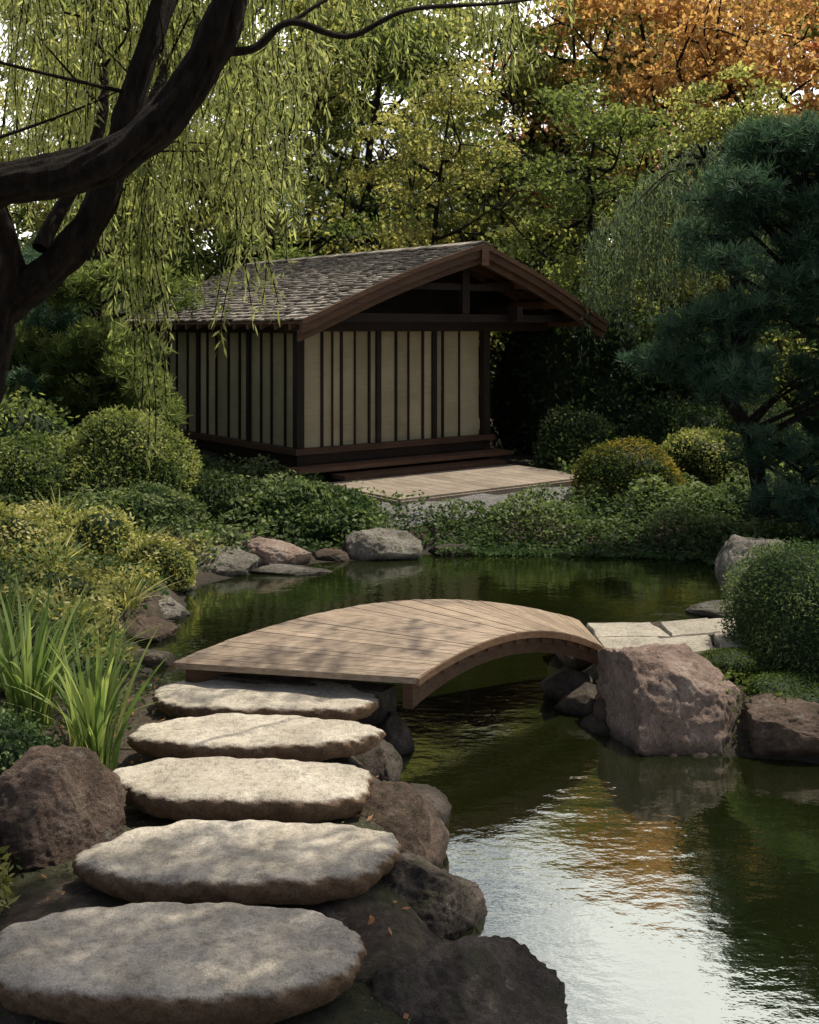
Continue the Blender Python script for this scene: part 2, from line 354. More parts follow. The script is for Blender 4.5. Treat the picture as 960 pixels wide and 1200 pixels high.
# ------------------------------------------------------------------ stepping stones
def stepping(cx,cy,hw,hd,top,seed,th=.13,rz=0.):
    r=np.random.default_rng(seed); na=240; th_=np.arange(na)*2*math.pi/na
    prof=[(0,1),(.15,1),(.3,1),(.45,1),(.6,1),(.72,1),(.80,1),(.86,.998),(.90,.99),(.93,.975),(.96,.945),(.98,.89),(.992,.82),(1.0,.70),(.998,.58),(.985,.45),(.965,.3),(.94,.15),(.9,0)]
    out_=np.ones(na)
    for f in (2,3,4,5,7,9,13): out_+=r.normal()*.055/f**.8*np.cos(f*th_+r.uniform(0,6.3))
    chip=np.zeros(na)
    for _ in range(7):
        a0=r.uniform(0,6.3); w=r.uniform(.05,.16); dd=np.angle(np.exp(1j*(th_-a0))); chip+=r.uniform(.01,.035)*np.exp(-(dd/w)**2)
    ex=2.2; c,s=np.cos(th_),np.sin(th_); se=(np.abs(c)**ex+np.abs(s)**ex)**(-1/ex)
    V=[]
    ph=r.uniform(0,6,6)
    for (rr,zz) in prof:
        x=hw*rr*se*(out_-chip*(rr>.85))*c; y=hd*rr*se*(out_-chip*(rr>.85))*s
        edge=.005*np.sin(th_*23+zz*9+ph[0])+.004*np.sin(th_*41-zz*17+ph[1])+.004*np.sin(th_*67+zz*31)
        if rr>.9: x=x*(1+edge*1.5); y=y*(1+edge*1.5)
        z=top-th*(1-zz)+(.008*np.sin(x*7+ph[2])*np.cos(y*9+ph[3])+.004*np.sin(x*21+y*17+ph[4])+.0018*np.sin(x*51-y*37+ph[5]))-chip*.25*(rr>.9)
        V.append(np.stack([cx+x*math.cos(rz)-y*math.sin(rz),cy+x*math.sin(rz)+y*math.cos(rz),z],1))
    V=np.array(V); k=len(prof); i=np.arange(k-1)[:,None]*na; j=np.arange(na)[None,:]; j2=(j+1)%na
    b=B(); b.add(V.reshape(-1,3),np.stack([i+j,i+na+j,i+na+j2,i+j2],-1).reshape(-1,4),0,.5,True)
    b.obj('stepping_stone',[M['slab']])
stepping(-.82,3.88,.66,.31,.35,1)
stepping(-.70,4.60,.665,.28,.35,2,.12,.02)
stepping(-.80,5.33,.63,.265,.35,3,.12,-.02)
stepping(-.84,5.97,.65,.24,.35,4,.11)
stepping(-.86,6.58,.69,.26,.34,5,.11,-.05)

# ------------------------------------------------------------------ bridge
br=D.objects.new('arched_wooden_footbridge',None); scene.collection.objects.link(br)
L0,L1=np.array([-1.44,6.77,.46]),np.array([1.24,8.10,.37]); R0,R1=np.array([.05,6.44,.47]),np.array([1.30,7.40,.37])
def eL(t): p=L0+(L1-L0)*t; return p+np.array([0,0,.26*max(math.sin(math.pi*t),0)**.85])
def eR(t):
    p=R0+(R1-R0)*t; return p+np.array([.02*math.sin(math.pi*t),0,.19*max(math.sin(math.pi*t),0)**.85])
b=B(); NP=46
for k in range(NP):
    g=.0006
    t0,t1=k/NP+g,(k+1)/NP-g
    a,b_,c_,d_=eL(t0),eR(t0),eR(t1),eL(t1); w=R.uniform(-.008,.008); th=np.array([0,0,.035])
    a=a+(a-b_)/np.linalg.norm(a-b_)*w; nn=8
    A=[a+(b_-a)*s/nn for s in range(nn+1)]; Dd=[d_+(c_-d_)*s/nn for s in range(nn+1)]
    dz=np.array([0,0,R.uniform(-.002,.002)])
    v=np.array([p+dz for p in A]+[p+dz for p in Dd]+[p-th for p in A]+[p-th for p in Dd]); m_=nn+1
    q=[]
    for s in range(nn):
        q+= [(s,s+1,m_+s+1,m_+s),(2*m_+s,3*m_+s,3*m_+s+1,2*m_+s+1),(s,2*m_+s,2*m_+s+1,s+1),(m_+s,m_+s+1,3*m_+s+1,3*m_+s)]
    q+=[(0,m_,3*m_,2*m_),(nn,2*m_+nn,3*m_+nn,m_+nn)]
    b.add(v,q,0,R.random())
b.obj('deck_planks',[M['deckwood']],br)
def beam(off,depth,wid,name,mat,drop=.036,inset=0.,endrop=.0,t0=0.,t1=1.):
    b=B(); K=28; V=[]
    for k in range(K+1):
        t=t0+(t1-t0)*k/K; a,c=eL(t),eR(t); p=c+(a-c)*off
        dr=unit(np.array([a[0]-c[0],a[1]-c[1],0])); 
        dz=depth+endrop*(max(1-2*t,0)**3)
        z=p[2]-drop
        V+= [(p[0],p[1],z),(p[0]+dr[0]*wid,p[1]+dr[1]*wid,z),(p[0]+dr[0]*wid,p[1]+dr[1]*wid,z-dz),(p[0],p[1],z-dz)]
    q=[]
    for k in range(K):
        i=k*4
        for s in range(4): q.append((i+s,i+(s+1)%4,i+4+(s+1)%4,i+4+s))
    q+=[(0,3,2,1),(K*4,K*4+1,K*4+2,K*4+3)]
    b.add(V,q,0,.4); b.obj(name,[mat],br)
beam(.03,.11,.06,'side_beam_1',M['beamwood'],endrop=.05,t0=.01)
beam(.93,.11,.06,'side_beam_2',M['beamwood'],endrop=.06,t0=.01)
beam(.5,.11,.08,'centre_beam',M['beamwood'],t0=.10)
beam(-.006,.040,.02,'edge_trim_1',M['trimwood'],drop=.004)
beam(.992,.040,.02,'edge_trim_2',M['trimwood'],drop=.004)
b=B()
for k in range(1,14):
    t=k/14; a,c=eL(t),eR(t); e=(eR(t+.01)-eR(t-.01)); e=e/np.linalg.norm(e)*.03; p=c+(a-c)*.01; p2=c+(a-c)*.99
    z=np.array([0,0,-.045]); z2=np.array([0,0,-.08])
    v=[p-e+z2,p+e+z2,p2+e+z2,p2-e+z2,p-e+z,p+e+z,p2+e+z,p2-e+z]; b.add(v,HEXQ,0,.5)
b.obj('cross_joists',[M['beamwood']],br)
b=B()
v=[(-1.36,6.86,.0),(-.16,6.62,-.25),(-.08,6.76,-.25),(-1.3,7.0,.0),(-1.36,6.86,.37),(-.16,6.62,.33),(-.08,6.76,.33),(-1.3,7.0,.37)]
b.add(v,HEXQ,0,.3); b.obj('abutment_stone',[M['darkrock']],br)

# flagstone path on the far side
b=B()
def flag(poly,top,th=.07):
    poly=np.array(poly); c=poly.mean(0); P=[]
    n=len(poly)
    for i in range(n):
        for s in range(5):
            p=poly[i]+(poly[(i+1)%n]-poly[i])*s/5; P.append(p+R.normal(0,.008,2))
    P=np.array(P); m_=len(P); rings=[(1.0,-th),(1.0,-.015),(.97,0),(.5,.002),(.02,.0)]
    V=[]
    for (s,z) in rings: V+= [(c[0]+(p[0]-c[0])*s,c[1]+(p[1]-c[1])*s,top+z) for p in P]
    i=np.arange(len(rings)-1)[:,None]*m_; j=np.arange(m_)[None,:]; j2=(j+1)%m_
    b.add(V,np.stack([i+j,i+j2,i+m_+j2,i+m_+j],-1).reshape(-1,4),0,R.random(),False)
xg=[1.30,1.72,2.10,2.55,3.0,3.5,4.1]; yg0=[7.36,7.38,7.5,7.62,7.8,8.0,8.3]
for i in range(6):
    for r_ in range(2):
        w0,w1=.40,.40; y0a=yg0[i]+r_*w0; y0b=yg0[i+1]+r_*w1
        j_=R.uniform(-.05,.05,4)
        sh=.12*r_
        flag([(xg[i]+.012+sh*(i>0),y0a+.012),(xg[i+1]-.012+sh,y0b+.012),(xg[i+1]-.012+sh+j_[0],y0b+w1-.012),(xg[i]+.012+(sh+j_[1])*(i>0),y0a+w0-.012)],.34+R.uniform(-.012,.012)-.02*i*.2)
b.obj('flagstone_path',[M['flag']])

# ------------------------------------------------------------------ pavilion
pv=D.objects.new('japanese_garden_pavilion',None); scene.collection.objects.link(pv)
pv.location=(-1.57,15.7,0); pv.rotation_euler=(0,0,math.radians(38))
W_,Dp=3.53,4.56
b=B()
def panels(edges,face):
    for k in range(len(edges)-1):
        a,c=edges[k],edges[k+1]; r_=R.random()
        if face=='f': box(b,(a,.05,.78),(c-.002,.08,2.62),0,r_)
        elif face=='l': box(b,(.05,a,.78),(.08,c-.002,2.62),0,r_)
        elif face=='r': box(b,(W_-.08,a,.78),(W_-.05,c-.002,2.62),0,r_)
        else: box(b,(a,Dp-.08,.78),(c-.002,Dp-.05,2.62),0,r_)
fe=[.09,.42,.60,.76,1.0,1.26,1.42,1.76,2.0,2.28,2.5,2.68,3.02,3.44]
le=[.09,.42,.8,1.1,1.45,1.75,2.1,2.5,2.8,3.1,3.5,3.9,4.2,4.47]
panels(fe,'f'); panels(le,'l'); panels(le,'r'); panels([.09,1.2,2.3,3.44],'b')
b.obj('reed_wall_panels',[M['reed']],pv)
b=B()
for k,x in enumerate(fe[1:-1]):
    w=.04 if k in (5,9) else (.012 if k%2 else .019)
    box(b,(x-w,0.0 if w>.035 else .022,.80),(x+w,.05,2.6))
for k,y in enumerate(le[1:-1]):
    w=.042 if k in (3,8) else .018
    box(b,(0.0 if w>.035 else .022,y-w,.80),(.05,y+w,2.6)); box(b,(W_-.05,y-w,.80),(W_-.015,y+w,2.6))
for (x,y) in ((0,0),(W_,0),(0,Dp),(W_,Dp)): box(b,(x-.06,y-.06,.42),(x+.06,y+.06,2.66))
box(b,(-.3,-.08,2.46),(W_+1.35,.10,2.62)); box(b,(-.08,.12,2.44),(.10,Dp+.2,2.60)); box(b,(W_-.1,.12,2.44),(W_+.08,Dp+.2,2.60))
box(b,(-.1,Dp-.1,2.45),(W_+.1,Dp+.08,2.61))
b.obj('posts_and_battens',[M['darkwood']],pv)
b=B()
box(b,(-.12,-.12,.72),(W_+.12,.045,.80)); box(b,(-.12,.047,.72),(.045,Dp+.12,.80)); box(b,(W_-.045,.047,.72),(W_+.12,Dp+.12,.80))
box(b,(-.25,-.42,.50),(W_+.25,-.05,.555)); box(b,(.3,-.72,.40),(W_-.2,-.40,.46))
b.obj('sill_and_step',[M['sill']],pv)
b=B()
for z in (.30,.44,.58):
    box(b,(-.06,-.05,z),(W_+.06,.03,z+.132),0,R.random()); box(b,(-.05,.032,z),(.03,Dp+.05,z+.132),0,R.random()); box(b,(W_-.03,.032,z),(W_+.05,Dp+.05,z+.132),0,R.random())
box(b,(0.04,.04,.55),(W_-.04,Dp-.1,.7))
b.obj('plinth',[M['darkwood']],pv)
XR,ZR=2.6,3.74; XL,ZL=-.55,2.60; XRR,ZRR=5.27,2.60; YF=-.97
def rl(t,side):
    x0,z0=(XL,ZL) if side<0 else (XRR,ZRR)
    return x0+(XR-x0)*t, z0+(ZR-z0)*t+.07*math.sin(math.pi*t)
def yb(t): return 4.85+1.0*t
b=B()
for side in (-1,1):
    NC=30
    for i in range(NC):
        t0=i/NC-.006; t1=min(1.0,(i+1.75)/NC)
        x0,z0=rl(max(t0,0),side); x1,z1=rl(t1,side)
        if i==0: x0,z0=x0+side*.03,z0-.012
        y=YF-.03+R.uniform(-.1,0); ye=yb(i/NC)
        while y<ye:
            w=R.uniform(.07,.17); ya=max(y,YF-.03)
            lift=R.uniform(.034,.058); th=.02; sl=R.uniform(-.016,.016)*side
            v=[(x0+sl,ya,z0+lift-th),(x0+sl,min(y+w-.006,ye),z0+lift-th),(x1,min(y+w-.006,ye),z1+.004-th),(x1,ya,z1+.004-th)]
            v+=[(a,c,z+th) for a,c,z in v]
            b.add(v,HEXQ,0,R.random()); y+=w
K=30
for k in range(K):
    y0=YF-.05+(5.9-YF)*k/K; y1=YF-.05+(5.9-YF)*(k+1.0)/K-.006
    for s in (-1,1):
        v=[(XR,y0,ZR+.05),(XR,y1,ZR+.045),(XR+s*.17,y1,ZR-.005),(XR+s*.17,y0,ZR-.0)]
        v+=[(a,c,z+.025) for a,c,z in v]; b.add(v,HEXQ,0,R.random())
b.obj('roof_shingles',[M['shingle']],pv)
b=B()
for side in (-1,1):
    for i in range(12):
        x0,z0=rl(i/12,side); x1,z1=rl((i+1)/12-.002,side)
        v=[(x0,YF+.02,z0-.035),(x0,yb(i/12)-.04,z0-.035),(x1,yb(i/12)-.04,z1-.035),(x1,YF+.02,z1-.035)]
        v+=[(a,c,z+.03) for a,c,z in v]; b.add(v,HEXQ,0,R.random())
    for y in np.arange(YF+.3,4.8,.38):
        for i in range(6):
            x0,z0=rl(i/6,side); x1,z1=rl((i+1)/6,side)
            v=[(x0,y,z0-.11),(x0,y+.05,z0-.11),(x1,y+.05,z1-.11),(x1,y,z1-.11)]
            v+=[(a,c,z+.073) for a,c,z in v]; b.add(v,HEXQ,0,R.random())
for (t,s) in ((.12,-1),(.5,-1),(.12,1),(.34,1),(.6,1)):
    x,z=rl(t,s); box(b,(x-.06,YF+.09,z-.23),(x+.06,4.7,z-.112),0,.6)
box(b,(XR-.07,YF+.09,ZR-.26),(XR+.07,5.2,ZR-.10),0,.6)
b.obj('rafters',[M['sill']],pv)
b=B()
for (ya,yc,o0,o1) in ((YF-.045,YF+.015,-.165,.005),(YF+.02,YF+.075,-.27,-.12),(YF-.075,YF-.048,-.045,.028)):
    for side in (-1,1):
        for i in range(16):
            x0,z0=rl(i/16,side); x1,z1=rl((i+1)/16,side)
            if i==0: x0+=side*.04
            v=[(x0,ya,z0+o0),(x0,yc,z0+o0),(x1,yc,z1+o0),(x1,ya,z1+o0),(x0,ya,z0+o1),(x0,yc,z0+o1),(x1,yc,z1+o1),(x1,ya,z1+o1)]
            b.add(v,HEXQ,0,.5)
box(b,(XR-.07,YF-.09,ZR-.30),(XR+.07,YF-.078,ZR-.04),0,.6)
b.obj('barge_boards',[M['fascia']],pv)
b=B()
for i in range(12):
    for side in (-1,1):
        x0,z0=rl(i/12,side); x1,z1=rl((i+1)/12,side)
        if x0<0 and x1<=0: continue
        v=[(x0,.30,2.6),(x0,.34,2.6),(x1,.34,2.6),(x1,.30,2.6),(x0,.30,z0-.12),(x0,.34,z0-.12),(x1,.34,z1-.12),(x1,.30,z1-.12)]; b.add(v,HEXQ,0,.1)
box(b,(-.35,-.62,2.60),(W_+1.35,-.50,2.72),0,.6); box(b,(XR-.07,-.62,2.73),(XR+.07,-.50,ZR-.2),0,.7)
box(b,(XR-1.3,-.6,3.08),(XR+1.2,-.52,3.18),0,.7)
for x in (0,W_,W_+1.2): box(b,(x-.06,YF+.15,2.50+.12),(x+.06,.3,2.84),0,.5)
b.obj('gable_truss',[M['darkwood']],pv)
b=B()
nb=16
for k in range(nb):
    x0=-.1+3.5*k/nb; box(b,(x0,-2.5,.33),(x0+3.5/nb-.008,-.74,.40),0,R.random())
box(b,(-.14,-2.54,.20),(3.44,-2.502,.375),0,.2); box(b,(3.402,-2.5,.2),(3.44,-.74,.375),0,.2); box(b,(-.14,-2.5,.2),(-.102,-.74,.375),0,.2)
b.obj('viewing_deck',[M['deckgrey']],pv)
b=B(); gx=np.linspace(-.4,3.2,30); gy=np.linspace(13.0,14.6,14); GX,GY=np.meshgrid(gx,gy); GY=GY+(GX)*.35*.9
GZ=hgt(GX,GY)+.012
i=np.arange(13)[:,None]*30; j=np.arange(29)[None,:]
b.add(np.stack([GX,GY,GZ],-1).reshape(-1,3),np.stack([i+j,i+j+1,i+30+j+1,i+30+j],-1).reshape(-1,4),0,.5,True); b.obj('gravel_path',[M['gravel']])

# ------------------------------------------------------------------ plants
def lump(v,seed,amp,f=3.):
    r=np.random.default_rng(seed); o=np.zeros(len(v))
    for k in range(7):
        n=unit(r.normal(size=3))*f*r.uniform(.6,2.4); o+=np.sin(v@n+r.uniform(0,6.3))*amp/2.2
    return o
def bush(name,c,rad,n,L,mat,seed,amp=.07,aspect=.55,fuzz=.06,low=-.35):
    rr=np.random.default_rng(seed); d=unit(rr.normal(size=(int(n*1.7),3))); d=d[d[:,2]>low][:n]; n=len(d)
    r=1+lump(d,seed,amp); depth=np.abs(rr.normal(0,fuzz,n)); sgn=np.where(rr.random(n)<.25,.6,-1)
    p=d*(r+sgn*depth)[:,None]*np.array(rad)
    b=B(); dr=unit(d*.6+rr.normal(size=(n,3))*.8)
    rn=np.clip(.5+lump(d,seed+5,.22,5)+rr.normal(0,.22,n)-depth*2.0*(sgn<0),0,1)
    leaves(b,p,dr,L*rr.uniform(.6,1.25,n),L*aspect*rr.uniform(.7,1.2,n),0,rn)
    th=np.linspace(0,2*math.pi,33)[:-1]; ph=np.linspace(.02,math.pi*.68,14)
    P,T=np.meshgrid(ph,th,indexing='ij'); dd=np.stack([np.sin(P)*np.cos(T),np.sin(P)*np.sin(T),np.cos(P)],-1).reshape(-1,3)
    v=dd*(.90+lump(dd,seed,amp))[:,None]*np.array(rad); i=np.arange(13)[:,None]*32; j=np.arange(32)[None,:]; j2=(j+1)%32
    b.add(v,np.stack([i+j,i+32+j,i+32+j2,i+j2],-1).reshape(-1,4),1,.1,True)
    o=b.obj(name,[M[mat],M['dark']]); o.location=c; return o
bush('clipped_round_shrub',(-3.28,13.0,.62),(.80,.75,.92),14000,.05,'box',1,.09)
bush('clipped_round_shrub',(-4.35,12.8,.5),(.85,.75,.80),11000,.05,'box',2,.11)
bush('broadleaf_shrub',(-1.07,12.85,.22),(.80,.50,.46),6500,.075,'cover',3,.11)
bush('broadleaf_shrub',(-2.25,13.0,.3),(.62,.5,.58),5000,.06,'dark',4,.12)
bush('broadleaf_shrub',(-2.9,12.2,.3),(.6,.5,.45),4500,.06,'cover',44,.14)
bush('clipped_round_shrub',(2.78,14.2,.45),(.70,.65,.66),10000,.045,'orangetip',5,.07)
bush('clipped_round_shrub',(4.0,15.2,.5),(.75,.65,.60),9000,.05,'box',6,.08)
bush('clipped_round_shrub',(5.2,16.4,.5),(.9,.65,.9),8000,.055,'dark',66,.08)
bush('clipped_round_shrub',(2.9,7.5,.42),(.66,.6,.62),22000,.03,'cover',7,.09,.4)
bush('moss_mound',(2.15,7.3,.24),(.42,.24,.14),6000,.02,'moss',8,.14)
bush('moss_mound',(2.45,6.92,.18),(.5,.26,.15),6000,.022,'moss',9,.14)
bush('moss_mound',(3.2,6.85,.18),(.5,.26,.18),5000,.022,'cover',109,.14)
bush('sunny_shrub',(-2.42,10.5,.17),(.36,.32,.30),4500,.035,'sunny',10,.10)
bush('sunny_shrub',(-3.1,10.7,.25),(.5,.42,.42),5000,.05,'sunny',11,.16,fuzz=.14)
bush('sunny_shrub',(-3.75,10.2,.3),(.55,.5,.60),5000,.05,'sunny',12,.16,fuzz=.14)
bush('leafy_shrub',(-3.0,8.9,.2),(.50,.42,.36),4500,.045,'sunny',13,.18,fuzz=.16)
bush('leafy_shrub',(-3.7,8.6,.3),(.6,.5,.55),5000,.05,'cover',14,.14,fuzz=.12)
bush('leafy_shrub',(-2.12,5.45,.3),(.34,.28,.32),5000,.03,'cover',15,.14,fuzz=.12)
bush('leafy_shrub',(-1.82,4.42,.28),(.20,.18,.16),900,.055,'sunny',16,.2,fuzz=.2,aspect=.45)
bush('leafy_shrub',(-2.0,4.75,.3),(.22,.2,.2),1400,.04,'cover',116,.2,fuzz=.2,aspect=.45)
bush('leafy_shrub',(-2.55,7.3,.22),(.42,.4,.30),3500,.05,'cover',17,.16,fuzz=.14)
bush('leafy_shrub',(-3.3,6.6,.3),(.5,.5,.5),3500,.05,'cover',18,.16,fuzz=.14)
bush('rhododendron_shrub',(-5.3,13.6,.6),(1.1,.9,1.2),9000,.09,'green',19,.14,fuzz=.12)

def cover(name,x0,x1,y0,y1,n,L,mat,hh,seed,mask=None,edge=.25,dmin=.02):
    rr=np.random.default_rng(seed); x=rr.uniform(x0,x1,n); y=rr.uniform(y0,y1,n); d=sdf(x,y)
    k=d>dmin
    if mask is not None: k&=mask(x,y,d)
    x,y,d=x[k],y[k],d[k]; pn=np.clip(.5+.3*np.sin(x*4.1+seed+np.sin(y*3))+.25*np.sin(y*5.3+x*1.7)+.2*np.sin(x*9.3-y*7),0,1.3)
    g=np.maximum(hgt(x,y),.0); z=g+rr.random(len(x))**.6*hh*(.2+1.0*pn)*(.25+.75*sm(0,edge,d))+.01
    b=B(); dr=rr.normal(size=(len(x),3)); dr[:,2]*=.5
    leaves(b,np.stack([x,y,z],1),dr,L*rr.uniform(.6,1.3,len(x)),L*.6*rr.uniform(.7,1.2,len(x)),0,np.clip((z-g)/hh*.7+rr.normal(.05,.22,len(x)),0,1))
    b.obj(name,[M[mat]])
deckmask=lambda x,y,d: ~((x>-1.0)&(y>13.05+.33*x)&(x<3.0)&(y<16))
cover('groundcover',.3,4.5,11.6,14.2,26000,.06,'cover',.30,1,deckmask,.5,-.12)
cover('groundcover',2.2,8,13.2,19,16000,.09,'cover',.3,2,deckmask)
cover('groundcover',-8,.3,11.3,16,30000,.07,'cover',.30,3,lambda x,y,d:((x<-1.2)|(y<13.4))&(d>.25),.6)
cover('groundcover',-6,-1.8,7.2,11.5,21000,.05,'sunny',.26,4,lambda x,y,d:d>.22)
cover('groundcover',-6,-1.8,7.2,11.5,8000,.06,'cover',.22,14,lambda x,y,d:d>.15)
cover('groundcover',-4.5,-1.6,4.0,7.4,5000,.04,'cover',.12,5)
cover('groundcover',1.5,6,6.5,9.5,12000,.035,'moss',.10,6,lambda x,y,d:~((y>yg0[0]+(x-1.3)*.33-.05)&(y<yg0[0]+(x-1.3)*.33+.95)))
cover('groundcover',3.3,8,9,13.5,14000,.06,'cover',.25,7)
cover('moss_patches',-2.0,.0,3.0,7.0,6000,.016,'moss',.02,8,lambda x,y,d:(np.sin(x*3.7+1)+np.sin(y*4.1))>.7)
cover('leaf_litter',-2.4,.0,2.8,7.4,500,.035,'rust',.012,9,lambda x,y,d:(x<-1.35)|(x>-.25))

def irisclump(c,n,H,spread,seed,mat='iris',name='iris_plant',ws=1.):
    rr=np.random.default_rng(seed); b=B()
    for k in range(n):
        a=rr.uniform(0,6.3); r0=rr.uniform(0,.14)*spread; lean=rr.uniform(.05,.5)*spread; h=H*rr.uniform(.55,1.1); w=rr.uniform(.009,.017)*ws
        droop=rr.uniform(0,.35) if rr.random()<.35 else 0
        dx,dy=math.cos(a),math.sin(a); wa=a+math.pi/2+rr.uniform(-.8,.8); wx,wy=math.cos(wa),math.sin(wa)
        V=[]; K=9
        for s in range(K+1):
            t=s/K; o=r0+lean*t**2; z=h*(t-droop*t**3.5); ww=w*(1-t**3)*(.75+.5*t)
            p=np.array([dx*o,dy*o,z]); V.append(p+np.array([wx,wy,0])*ww); V.append(p-np.array([wx,wy,0])*ww)
        q=[(2*s,2*s+1,2*s+3,2*s+2) for s in range(K)]
        b.add(V,q,0,np.clip(rr.normal(.5,.25),0,1),True)
    o=b.obj(name,[M[mat]]); o.location=c
irisclump((-1.60,5.68,.22),60,.70,.75,1); irisclump((-2.12,6.2,.25),75,.80,.9,2); irisclump((-2.45,5.9,.25),55,.75,.9,3)
irisclump((-1.78,6.1,.22),35,.5,.9,4); irisclump((-2.5,6.9,.25),50,.7,1.1,5)
for k,(x,y,h) in enumerate([(-2.5,8.2,.35),(-3.1,9.7,.3),(-2.75,11.2,.3),(-3.6,11.4,.4),(-4.2,10.6,.5),(-2.35,9.2,.25),(-3.5,9.2,.35),(-4.4,9.4,.5),(-2.1,7.6,.3)]):
    irisclump((x,y,h1(x,y)),60,h,.9,30+k,'sunny' if k%2 else 'box','grass_tuft',.7)

# ------------------------------------------------------------------ trees
def tree_mesh(name,seed,H=13,nclump=95,per=170,L=.17,spread=3.6,low=.28,clr=1.0,trunk=.2):
    rr=np.random.default_rng(seed); b=B()
    base=np.array([0,0,-.3]); lean=rr.normal(0,.35,2)
    tp=[base]
    for k in range(1,6):
        t=k/5; tp.append(np.array([lean[0]*t*2+rr.normal(0,.16),lean[1]*t*2+rr.normal(0,.16),H*.8*t]))
    sp=spline(tp,6); tube(b,sp,trunk*(1.15-np.linspace(0,1,len(sp))),9,0)
    ends=[]
    nl=12
    for k in range(nl):
        t=low+.65*k/nl+rr.uniform(-.03,.03); p0=sp[min(int(t*len(sp)),len(sp)-1)]; a=k*2.4+rr.uniform(-.5,.5)
        Lg=spread*rr.uniform(.65,1.1)*(1.15-.6*t); up=rr.uniform(.25,.9)
        p3=p0+np.array([math.cos(a)*Lg,math.sin(a)*Lg,Lg*up]); pm=(p0+p3)/2+rr.normal(0,.25,3)+np.array([0,0,-.1*Lg])
        lb=spline([p0,pm,p3],5); tube(b,lb,trunk*.42*(1.1-np.linspace(0,1,len(lb))),6,0)
        for q in range(5):
            s=rr.uniform(.35,1); pb=lb[int(s*(len(lb)-1))]; e=pb+rr.normal(0,.8,3)+np.array([0,0,.35]); ends.append(e)
            tube(b,spline([pb,(pb+e)/2+rr.normal(0,.12,3),e],3),np.linspace(trunk*.16,.012,7),5,0)
    ends+= [sp[-1]+rr.normal(0,.7,3) for _ in range(6)]
    ends=np.array(ends); cl=ends[rr.integers(0,len(ends),nclump)]+rr.normal(0,.45,(nclump,3))
    for c in cl:
        n=int(per*rr.uniform(.5,1.4)); r=rr.uniform(.35,.85); p=rr.normal(0,1,(n,3))*np.array([r,r,r*.45])*.62
        p+=c; tone=rr.uniform(-.25,.25)
        d=rr.normal(size=(n,3)); d[:,2]-=.4
        leaves(b,p,d,L*rr.uniform(.6,1.2,n),L*.66*rr.uniform(.7,1.2,n),1,np.clip(.42+tone+rr.normal(0,.2,n),0,1))
    return b.mesh(name,[M['bark2'],M['green']])
TM=[tree_mesh('tree_mesh_a',11,12.5,74,150,.18),tree_mesh('tree_mesh_b',12,14,80,150,.18,4.0,.25),tree_mesh('tree_mesh_c',13,11,70,150,.17,3.4,.2),tree_mesh('tree_mesh_d',14,15,85,150,.19,4.2,.3)]
def put(name,mi,x,y,rot,s,mat,sz=None):
    o=D.objects.new(name,TM[mi]); scene.collection.objects.link(o); o.location=(x,y,h1(x,y)); o.rotation_euler=(0,0,rot)
    o.scale=(s,s,sz or s); o.material_slots[1].link='OBJECT'; o.material_slots[1].material=M[mat]
rr=np.random.default_rng(99)
HH=[12.5,14,11,15]
row1=[(-10.5,20.5,'green',8),(-6.5,23,'yellowgreen',9.0),(-3.0,25,'green',9),(.4,24.5,'yellowgreen',8.5),(3.6,23.5,'green',8),(6.6,24.5,'yellowgreen',8.5),(9.2,22.5,'autumn',8)]
for k,(x,y,mt,h) in enumerate(row1): mi=k%4; s=h/HH[mi]; put('deciduous_tree',mi,x,y,rr.uniform(0,6.3),s*1.05,mt,s)
row2=[(-13,30,'green',13),(-8,31,'green',14),(-4.5,33,'yellowgreen',14),(-1.2,32,'green',14),(1.8,31.5,'yellowgreen',13.5),(4.6,33,'green',14.5),(7.2,31.5,'autumn',14),(10,31,'autumn',14),(13.5,30,'rust',14)]
for k,(x,y,mt,h) in enumerate(row2): mi=(k+2)%4; s=h/HH[mi]; put('deciduous_tree',mi,x,y,rr.uniform(0,6.3),s,mt)
for k,x in enumerate(np.linspace(-25,25,12)):
    y=42+rr.uniform(-2,3); mi=k%4; s=19/HH[mi]; put('distant_tree',mi,x,y,rr.uniform(0,6.3),s,['autumn','yellowgreen','green','rust'][k%4] if x>4 else ['green','yellowgreen'][k%2])
for k,(x,y) in enumerate([(-10,14),(10.5,14.5),(11.5,9.0)]): put('deciduous_tree',k%4,x,y,k*1.3,.62,'green')
def hedge(name,c,rad,n,L,mat,seed): bush(name,c,rad,n,L,mat,seed,.16,.55,.14)
hedge('laurel_hedge',(3.2,19.6,1.0),(1.5,1.1,1.9),9000,.13,'dark',31)
hedge('laurel_hedge',(5.6,19.5,1.1),(1.6,1.1,1.7),9000,.13,'green',32)
hedge('laurel_hedge',(8.3,19.0,1.2),(1.7,1.2,2.2),8000,.14,'dark',33)
hedge('laurel_hedge',(-5.6,20.0,1.0),(2.0,1.2,2.3),9000,.14,'dark',34)
hedge('laurel_hedge',(-8.5,18.5,1.0),(2.0,1.4,2.3),8000,.14,'dark',35)
hedge('laurel_hedge',(-11.5,17,1.0),(2.2,1.4,2.6),7000,.15,'dark',36)
for k,x in enumerate(np.linspace(-16,16,9)): hedge('undergrowth',(x,27.5+rr.uniform(-1,1),.8),(2.3,1.4,rr.uniform(2.6,3.8)),7000,.2,['dark','green'][k%2],50+k)
for k,x in enumerate(np.linspace(-22,22,8)): hedge('undergrowth',(x,37+rr.uniform(-1,1),1),(3.6,1.6,rr.uniform(5,7)),8000,.32,['green','yellowgreen'][k%2],70+k)
hedge('laurel_hedge',(4.3,17.2,.6),(1.0,.8,.9),7000,.08,'dark',37)
hedge('laurel_hedge',(2.6,17.4,.5),(.7,.6,.6),5000,.08,'cover',38)

